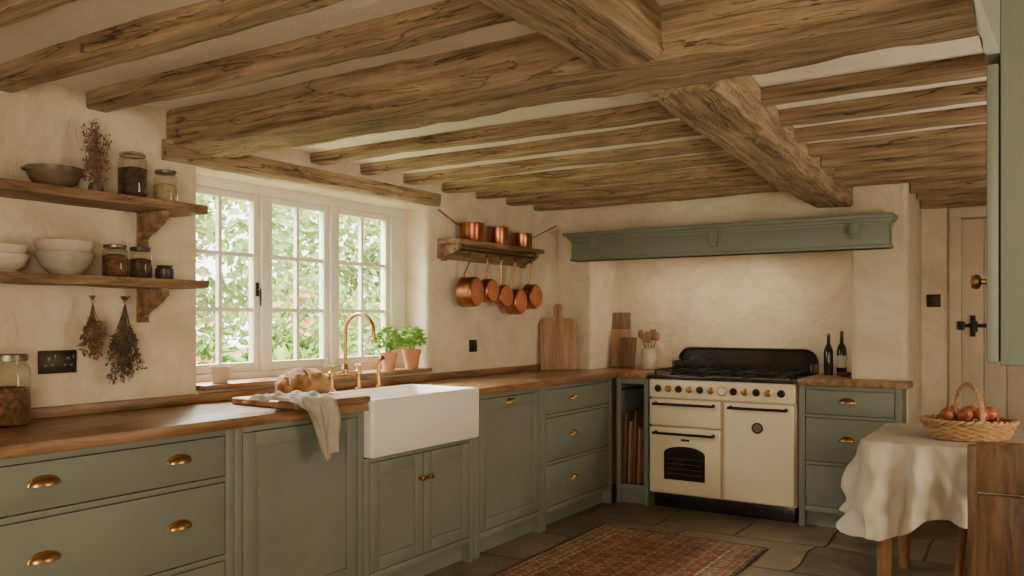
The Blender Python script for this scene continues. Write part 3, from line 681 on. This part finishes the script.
pan('small copper pan hanging from the rail',.40,.076,.06,.135,-.03)
pan('shallow copper pan hanging from the rail',.56,.074,.05,.17,.02,-.1)
pan('wide copper saucepan hanging low from the rail',.735,.088,.08,.19,.02,.05)
pan('round copper saucepan at the end of the rail',.945,.088,.07,.15,.0)
def cpot(label,loc,r,h,ha,hl,up=.03):
    t=thing('copper_pot',label,'pot',loc,(0,0,ha),group='copper pots on the shelf')
    bm=B(); lathe(bm,[(0,0),(r*.96,0),(r,.005),(r,h),(r+.003,h+.002),(r-.002,h+.003),(r-.003,.008),(0,.007)],36); fin(bm,'pot_body','copper',t)
    bm=B(); tube(bm,[(r-.002,0,h*.8),(r+.03,0,h*.85),(r+hl,0,h+up)],[.008,.007,.009],8,flat=.5); fin(bm,'handle','brass',t)
cpot('copper saucepan with long handle on the pan shelf',(-3.11,4.39,1.801),.078,.115,-1.9,.18,.07)
cpot('small copper pot on the pan shelf',(-3.11,4.69,1.801),.070,.115,1.9,.08,.03)
cpot('copper saucepan with long handle reaching past the shelf end',(-3.11,4.99,1.801),.072,.10,1.0,.20,.07)
# ---------------------------------------------------------------- boards, crock, bottles
t=thing('chopping_board','large wooden chopping board leaning in the corner','board',(-3.055,5.43,ZT+.001),(-.13,0,.75))
bm=B()
pts=[(-.145,0),(.145,0),(.145,.33)]+[(.145-.05*(1-math.cos(a)),.33+.05*math.sin(a)) for a in(.5,1.0,1.5)]+[(.04,.385),(.03,.41),(.035,.47),(.02,.49),(-.02,.49),(-.035,.47),(-.03,.41),(-.04,.385)]+[(-.145+.05*(1-math.cos(a)),.33+.05*math.sin(a)) for a in(1.5,1.0,.5)]+[(-.145,.33)]
A=[bm.verts.new((x,-.011,z)) for x,z in pts]; C=[bm.verts.new((x,.011,z)) for x,z in pts]
bm.faces.new(A);bm.faces.new(C[::-1])
for i in range(len(pts)): j=(i+1)%len(pts); bm.faces.new((A[i],A[j],C[j],C[i]))
fin(bm,'board_body','board',t,smooth=False)
def lboard(label,loc,rot,w,h,mat,round_=False,name='serving_board'):
    bm=B()
    box(bm,-w/2,w/2,-.009,.009,0,h,.006,3)
    fin(bm,name,mat,loc=loc,rot=rot,label=label,cat='board')
lboard('tall dark board leaning against the alcove side',(-2.83,6.02,ZT+.002),(-.12,0,.5),.15,.43,'boardd')
lboard('pale wooden board leaning in front of a darker one',(-2.79,5.93,ZT+.002),(-.14,0,.35),.15,.30,'board')
lboard('small brown board leaning on the alcove worktop',(-2.72,5.88,ZT+.002),(-.2,0,.15),.13,.24,'boardd')
t=thing('utensil_crock','cream stoneware crock holding wooden cooking utensils','crock',(-2.53,5.86,ZT+.001))
bm=B(); lathe(bm,[(0,0),(.055,0),(.06,.01),(.06,.13),(.055,.15),(.06,.16),(.054,.16),(.05,.14),(.053,.02),(0,.015)],28); fin(bm,'crock_body','stonew',t)
for k,(a,l,ty) in enumerate([(0.2,.27,'spoon'),(1.4,.28,'spatula'),(2.6,.26,'spoon'),(3.8,.29,'spoon'),(5.0,.26,'spatula')]):
    u=thing('wooden_utensil','wooden cooking %s standing in the crock'%ty,ty,(-2.53,5.86,ZT+.018),group='wooden utensils in the crock')
    dx,dy=math.cos(a)*.055,math.sin(a)*.055
    bm=B(); tube(bm,[(-dx*.3,-dy*.3,0),(dx,dy,l*.75)],.005,8); fin(bm,'handle','boardh',u)
    bm=B(); mt=Matrix.Translation((dx*1.1,dy*1.1,l*.85))@Matrix.Rotation(.5,4,'Z')
    if ty=='spoon': bmesh.ops.create_uvsphere(bm,u_segments=14,v_segments=8,radius=1,matrix=mt@Matrix.Diagonal((.022,.008,.036,1)))
    else: box(bm,-.022,.022,-.003,.003,-.04,.045,.003,2,mt)
    fin(bm,'head','boardh',u)
def bottle(label,loc,r,h,lab):
    t=thing('oil_bottle',label,'bottle',loc,group='dark oil bottles')
    bm=B(); lathe(bm,[(0,0),(r*.95,0),(r,.006),(r,h*.55),(r*.85,h*.64),(r*.38,h*.74),(r*.34,h*.92),(r*.42,h*.925),(r*.42,h*.95),(0,h*.95)],24); fin(bm,'bottle_glass','bglass',t)
    bm=B(); lathe(bm,[(0,h*.95),(r*.3,h*.95),(r*.3,h),(0,h)],14); fin(bm,'cork','board' if not lab else 'iron',t)
    if lab: bm=B(); lathe(bm,[(r+.0008,h*.18),(r+.0008,h*.45)],24); fin(bm,'paper_label','label',t)
bottle('dark green glass oil bottle with cork on the short worktop',(-1.245,5.88,ZT+.001),.030,.28,False)
bottle('dark glass oil bottle with pale label on the short worktop',(-1.165,5.90,ZT+.001),.032,.295,True)
bowl('small dark green glazed dish beside the oil bottles',(-1.12,5.76,ZT+.001),.045,.028,'dpot',name='small_dish')
# ---------------------------------------------------------------- rug
hx,hy=.52,.95; M['rug']=rug_mat(hx,hy)
bm=B(); n=26;m2=44; g=[]
for i in range(n+1):
    row=[]
    for j in range(m2+1):
        x=-hx+2*hx*i/n;y=-hy+2*hy*j/m2; row.append(bm.verts.new((x+.012*noise.noise(Vector((y*3,0,1))),y+.012*noise.noise(Vector((x*3,5,1))),.010+.003*noise.noise(Vector((x*3,y*3,0))))))
    g.append(row)
for i in range(n):
    for j in range(m2): bm.faces.new((g[i][j],g[i+1][j],g[i+1][j+1],g[i][j+1]))
t=thing('patterned_rug','worn russet and brown patterned rug on the stone floor','rug',(-1.86,3.84,0))
o=fin(bm,'rug_pile',M['rug'],t,angle=180); md=o.modifiers.new('s','SOLIDIFY'); md.thickness=.008; md.offset=-1
bm=B()
for s in(-1,1):
    for k in range(90):
        x=-hx+2*hx*(k+.5)/90; tube(bm,[(x,s*hy,.006),(x+R.uniform(-.004,.004),s*(hy+.03),.003)],.0018,4)
fin(bm,'fringe','string',t)
# ---------------------------------------------------------------- table
TX0,TX1,TY0,TY1,TZ=-.72,.62,4.10,4.90,.745
t=thing('dining_table','wooden dining table with turned legs under a linen cloth','table',(0,0,0))
bm=B(); box(bm,TX0,TX1,TY0,TY1,TZ-.03,TZ,.006); box(bm,TX0+.06,TX1-.06,TY0+.06,TY1-.06,TZ-.12,TZ-.03); fin(bm,'table_top','leg',t)
for x in(TX0+.08,TX1-.08):
    for y in(TY0+.08,TY1-.08):
        bm=B(); lathe(bm,[(0,0),(.022,0),(.030,.03),(.022,.06),(.030,.10),(.034,.30),(.040,.40),(.028,.43),(.040,.46),(.028,.49),(.036,.52),(.036,TZ-.031),(0,TZ-.031)],20); fin(bm,'leg','leg',t,(x,y,0))
bm=B(); rings=[]; NP=360; hw,hd=(TX1-TX0)/2+.006,(TY1-TY0)/2+.006; cx,cy=(TX0+TX1)/2,(TY0+TY1)/2; rc=.03
def rr_pt(s):
    segs=[(hw*2-2*rc),(pi/2*rc),(hd*2-2*rc),(pi/2*rc)]*2; tot=sum(segs[:4])*2; d=s*tot
    c=[(-hw+rc,-hd,1,0),(hw-rc,-hd+rc,-pi/2,0),(hw,-hd+rc,0,1),(hw-rc,hd-rc,0,0),(hw-rc,hd,-1,0),(-hw+rc,hd-rc,pi/2,0),(-hw,hd-rc,0,-1),(-hw+rc,-hd+rc,pi,0)]
    for i,L in enumerate(segs):
        if d<=L or i==7:
            if i%2==0: x,y,dx,dy=c[i]; return x+dx*d,y+dy*d,dy,-dx,0
            x,y,a0,_=c[i]; a=a0+d/rc; return x+rc*math.cos(a),y+rc*math.sin(a),math.cos(a),math.sin(a),1
        d-=L
P=[rr_pt(k/NP) for k in range(NP)]
def corner_w(x,y):
    d=min(math.hypot(abs(x)-hw,abs(y)-hd),.4); return max(0,1-d/.28)
NL=22
for li in range(0,NL):
    ring=[]
    for k,(x,y,nx,ny,_) in enumerate(P):
        s=max(0,(li-1)/(NL-2)); cw=corner_w(x,y)
        ph=k/NP*2*pi
        fold=(math.sin(ph*21+1.6*math.sin(ph*3)+.6*s)*.034+math.sin(ph*39+2+1.5*s)*.018+.06*noise.noise(Vector((ph*8,s*2.2,0)))+.02*noise.noise(Vector((ph*22,s*5,4))))*s**.6
        drop=(.305+.035*math.sin(ph*4+.6)+.02*math.sin(ph*11)+.10*cw)*s
        off=(.008 if li>0 else 0)+.045*s*(1+.8*cw)+fold*(1+1.0*cw)
        if li>0: off=max(off,.006)
        tz=TZ+.004-( .0 if li==0 else .003)-drop
        ring.append(bm.verts.new((cx+x+nx*off-(nx*.02 if li==0 else 0),cy+y+ny*off-(ny*.02 if li==0 else 0),tz)))
    rings.append(ring)
for A,C in zip(rings,rings[1:]):
    for k in range(NP): j=(k+1)%NP; bm.faces.new((A[k],A[j],C[j],C[k]))
bm.faces.new(rings[0])
o=fin(bm,'tablecloth','linen',label='pale linen tablecloth hanging in folds over the table',cat='tablecloth',angle=80)
# basket
bx,by,bz=-.315,4.42,TZ+.006
t=thing('wicker_basket','oval wicker basket with hoop handle on the tablecloth','basket',(bx,by,bz),(0,0,.45))
bm=B(); sx=1.25
for k in range(7):
    z=.008+k*.0105; r=.125+.028*(k/6)**.7
    tube(bm,[(sx*(r+.006*math.sin(16*a+pi*k))*math.cos(a),(r+.006*math.sin(16*a+pi*k))*math.sin(a),z) for a in [2*pi*i/110 for i in range(110)]],.0064,6,closed=True)
for off in(0,pi):
    tube(bm,[(sx*(.157+.006*math.cos(18*a+off))*math.cos(a),(.157+.006*math.cos(18*a+off))*math.sin(a),.084+.006*math.sin(18*a+off)) for a in [2*pi*i/140 for i in range(140)]],.007,6,closed=True)
lathe(bm,[(0,.003),(.125,.003),(.150,.07),(.147,.07),(.12,.010),(0,.010)],40,None,sx,1)
fin(bm,'basket_body','wicker',t)
bm=B()
for off in(0,2.1,4.2):
    tube(bm,[(.0+.007*math.cos(i*.9+off),.152*math.cos(pi*i/40),.08+.170*math.sin(pi*i/40)**.8+.007*math.sin(i*.9+off)) for i in range(41)],.0062,6)
fin(bm,'handle','wicker',t)
t0=None; oc=Matrix.Translation((bx,by,bz))@Matrix.Rotation(.45,4,'Z')
opos=[(-.11,-.03,.055),(-.035,-.075,.055),(.045,-.07,.055),(.115,-.03,.055),(.11,.05,.055),(.03,.078,.055),(-.05,.075,.055),(-.12,.045,.055),(0,0,.05),(-.095,-.01,.112),(-.035,-.05,.115),(.04,-.045,.117),(.10,.01,.112),(.025,.035,.117),(-.05,.045,.115)]
for k,p in enumerate(opos):
    w=oc@Vector(p); rot=(R.uniform(-.7,.7),R.uniform(-.7,.7),R.uniform(0,6)); s=R.uniform(.90,1.02)
    if t0 is None:
        t0=thing('onion','reddish brown skinned onion in the wicker basket','onion',w,rot,group='onions in the basket')
        bm=B(); rr_=.037; lathe(bm,[(0,-rr_*.9),(.006,-rr_*.88)]+[(rr_*math.sin(a),-rr_*.86*math.cos(a)) for a in [pi*q/12 for q in range(1,11)]]+[(rr_*.16,rr_*1.0),(0,rr_*1.02)],24); fin(bm,'bulb','onion',t0)
        bm=B(); lathe(bm,[(rr_*.2,rr_*.86),(rr_*.14,rr_*1.05),(rr_*.08,rr_*1.3),(0,rr_*1.34)],10); fin(bm,'stem','oniont',t0)
        t0.scale=(s,s,s)
    else: clone(t0,w,rot,(s,s,s))
# ---------------------------------------------------------------- chair + stool
t=thing('dining_chair','dark wooden chair with a broad solid plank back','chair',(.02,3.22,0),(0,0,.04))
bm=B(); box(bm,-.22,.22,.0,.42,.43,.465,.008,3); fin(bm,'seat','chair',t)
mt=Matrix.Translation((0,0,.40))@Matrix.Rotation(.10,4,'X')
n=16
def bp(u,v,w):
    x=-.225+.45*u; return mt@Vector((x,w-.035*(1-(2*u-1)**2),v+.012*math.sin(pi*u)*(v>.3)))
bm=B()
for v0,v1 in((.335,.50),(.0,.325)):
    th=.013 if v0>.3 else .010
    rows=[[bm.verts.new(bp(i/n,vv,ww)) for vv,ww in((v0,-th),(v0+.004,-th-.003),(v1-.006,-th-.003),(v1,-th),(v1,th),(v0,th))] for i in range(n+1)]
    for A,C in zip(rows,rows[1:]):
        for k in range(6): bm.faces.new((A[k],A[(k+1)%6],C[(k+1)%6],C[k]))
    bm.faces.new(rows[0]);bm.faces.new(rows[-1][::-1])
fin(bm,'backrest','chair',t)
for s in(-1,1):
    bm=B(); box(bm,s*.235-.016,s*.235+.016,-.018,.018,0,.49,.006,3,mt); fin(bm,'back_post','chair',t)
for x in(-.19,.19):
    for y in(.04,.38):
        bm=B(); box(bm,-.02,.02,-.02,.02,0,.43,.005); fin(bm,'leg','chair',t,(x,y,0))
t=thing('wooden_stool','small wooden stool tucked beneath the table','stool',(-.27,4.62,0))
bm=B(); lathe(bm,[(0,.40),(.14,.40),(.15,.41),(.15,.425),(.14,.435),(0,.435)],28); fin(bm,'seat','leg',t)
for a in(.8,2.37,3.94,5.5):
    bm=B(); tube(bm,[(.10*math.cos(a),.10*math.sin(a),.40),(.15*math.cos(a),.15*math.sin(a),0)],[.017,.013],10); fin(bm,'leg','leg',t)
# ---------------------------------------------------------------- wall cupboard beside camera
t=thing('wall_cupboard','sage green wall cupboard with crown moulding and brass knob','cupboard',(-.088,1.60,1.225))
bm=B(); box(bm,.02,.386,0,.36,0,.88,.003); fin(bm,'body','green_shade',t)
bm=B(); box(bm,0,.018,.003,.178,.004,.50,.003); d1=fin(bm,'door','green_shade',t)
bm=B(); box(bm,0,.018,.182,.357,.004,.50,.003); d2=fin(bm,'door','green_shade',t)
k=knob_bm(.014); bmesh.ops.rotate(k,verts=k.verts,matrix=Matrix.Rotation(-pi/2,3,'Z')); fin(k,'knob','brass',d1,(0,.155,.145))
bm=B(); prof=[(.0,.515),(-.004,.52),(-.005,.54),(-.012,.555),(-.016,.60),(-.024,.62),(-.026,.66),(.02,.66),(.02,.515)]
A=[bm.verts.new((x,x*1.0 if x<0 else 0,z)) for x,z in prof]; C=[bm.verts.new((x,.36-min(x,0),z)) for x,z in prof]
bm.faces.new(A);bm.faces.new(C[::-1])
for i in range(len(prof)): j=(i+1)%len(prof); bm.faces.new((A[i],A[j],C[j],C[i]))
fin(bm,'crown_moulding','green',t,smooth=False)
# ---------------------------------------------------------------- garden
bm=B(); box(bm,-40,-3.62,-15,30,-.3,-.2); fin(bm,'garden_lawn','grass',label='sunlit garden lawn outside the window',cat='lawn',smooth=False)
def bush(label,loc,r,h,n,mat,seed,fl=0,name='garden_bush',ls=1):
    rr=random.Random(seed); t=thing(name,label,'bush',loc,group='garden shrubs')
    bm=B(); cl=[(Vector((rr.uniform(-.6,.6)*r,rr.uniform(-.6,.6)*r,rr.uniform(.25,.8)*h)),rr.uniform(.35,.6)*r) for _ in range(9)]
    for k in range(n):
        c,cr=cl[k%9]; d=Vector((rr.gauss(0,1),rr.gauss(0,1),rr.gauss(0,1))).normalized()
        p=c+d*cr*rr.uniform(.6,1.05); p.z=max(p.z,.18*ls*ls); leaf(bm,p,d+Vector((rr.uniform(-.8,.8),rr.uniform(-.8,.8),rr.uniform(-.2,.3))),rr.uniform(.09,.16)*ls,.6)
    fin(bm,'foliage',mat,t,smooth=False)
    if fl:
        bm=B()
        for k in range(fl):
            c,cr=cl[k%9]; d=Vector((rr.gauss(0,1),rr.gauss(0,1),abs(rr.gauss(0,1)))).normalized(); p=c+d*cr*1.04
            for q in range(5): leaf(bm,p,(rr.uniform(-1,1),rr.uniform(-1,1),rr.uniform(-.2,1)),.08,.8)
        fin(bm,'blossom','flower',t,smooth=False)
    bm=B(); tube(bm,[(0,0,.001),(.05,0,h*.3),(0,.05,h*.6)],[.06,.05,.03],8); fin(bm,'trunk','beam',t)
bush('leafy green garden shrub with coral blossom',(-6.2,3.6,-.2),.9,1.8,2800,'bleaf',1,110)
bush('leafy green garden shrub',(-6.7,5.9,-.2),.95,1.7,2800,'bleaf',2,40)
bush('pale green garden shrub with coral blossom',(-7.8,8.1,-.2),1.1,2.0,2800,'bleaf2',3,60)
bush('leafy green garden shrub',(-7.4,10.6,-.2),1.1,2.1,2800,'bleaf',4)
bush('tall pale green garden tree',(-11.8,8.2,-.2),2.4,4.4,3200,'bleaf2',5,ls=1.8)
bush('tall leafy green garden tree',(-13,14.2,-.2),2.7,4.8,3200,'bleaf2',6,ls=2.0)
bush('tall leafy green garden tree',(-7.6,14.4,-.2),1.7,3.4,3000,'bleaf2',7,ls=1.4)
bush('low leafy shrub beneath the window',(-4.9,4.9,-.2),.6,1.2,1800,'bleaf',8,10)
bush('tall pale green garden tree',(-12.2,20.5,-.2),3.0,5.0,3400,'bleaf2',9,ls=2.2)
# ---------------------------------------------------------------- camera
cam=bpy.data.cameras.new('camera'); co=bpy.data.objects.new('camera',cam); COL.objects.link(co)
co.location=(0,0,1.3); co.rotation_euler=(pi/2,0,math.radians(32.6)); cam.sensor_width=36; cam.lens=840/1024*36; cam.shift_y=32/1024; cam.clip_start=.02
SC.camera=co
# ---------------------------------------------------------------- light
w=bpy.data.worlds.new('world'); SC.world=w; w.use_nodes=True
bg=w.node_tree.nodes['Background']; bg.inputs['Color'].default_value=(1.0,.97,.89,1); bg.inputs['Strength'].default_value=8.5
def area(name,loc,target,sx,sy,e,col,portal=False):
    l=bpy.data.lights.new(name,'AREA'); l.shape='RECTANGLE'; l.size=sx; l.size_y=sy; l.energy=e; l.color=col
    o=bpy.data.objects.new(name,l); COL.objects.link(o); o.location=loc
    o.rotation_euler=(Vector(target)-Vector(loc)).to_track_quat('-Z','Y').to_euler()
    if portal: l.cycles.is_portal=True
    return o
area('window_portal',(-3.5,3.23,1.48),(0,3.23,1.48),1.65,1.0,1,(1,1,1),True)
area('sky_boost',(-5.0,3.0,3.2),(-2.2,3.9,.9),2.6,1.0,900,(1.0,.94,.83))  # added lamp outside, out of view, strengthens the daylight through the window
area('room_fill',(.6,-1.2,1.2),(-1.8,3.5,1.7),1.8,1.4,100,(1.0,.83,.60))  # added fill behind the camera
area('room_fill',(1.3,3.6,1.2),(-2.5,4.6,1.8),1.2,.9,44,(1.0,.83,.60))  # second added fill, from the right wall, likewise without a fixture
area('alcove_fill',(-1.98,5.80,1.765),(-1.98,5.80,.9),1.3,.12,5,(1.0,.82,.58))  # added lamp hidden behind the mantel to brighten the alcove, no hood there
s=bpy.data.lights.new('sun','SUN'); s.energy=8; s.color=(1,.94,.8); s.angle=.02
so=bpy.data.objects.new('sun',s); COL.objects.link(so); so.rotation_euler=Vector((-.5,.6,-.75)).to_track_quat('-Z','Y').to_euler()
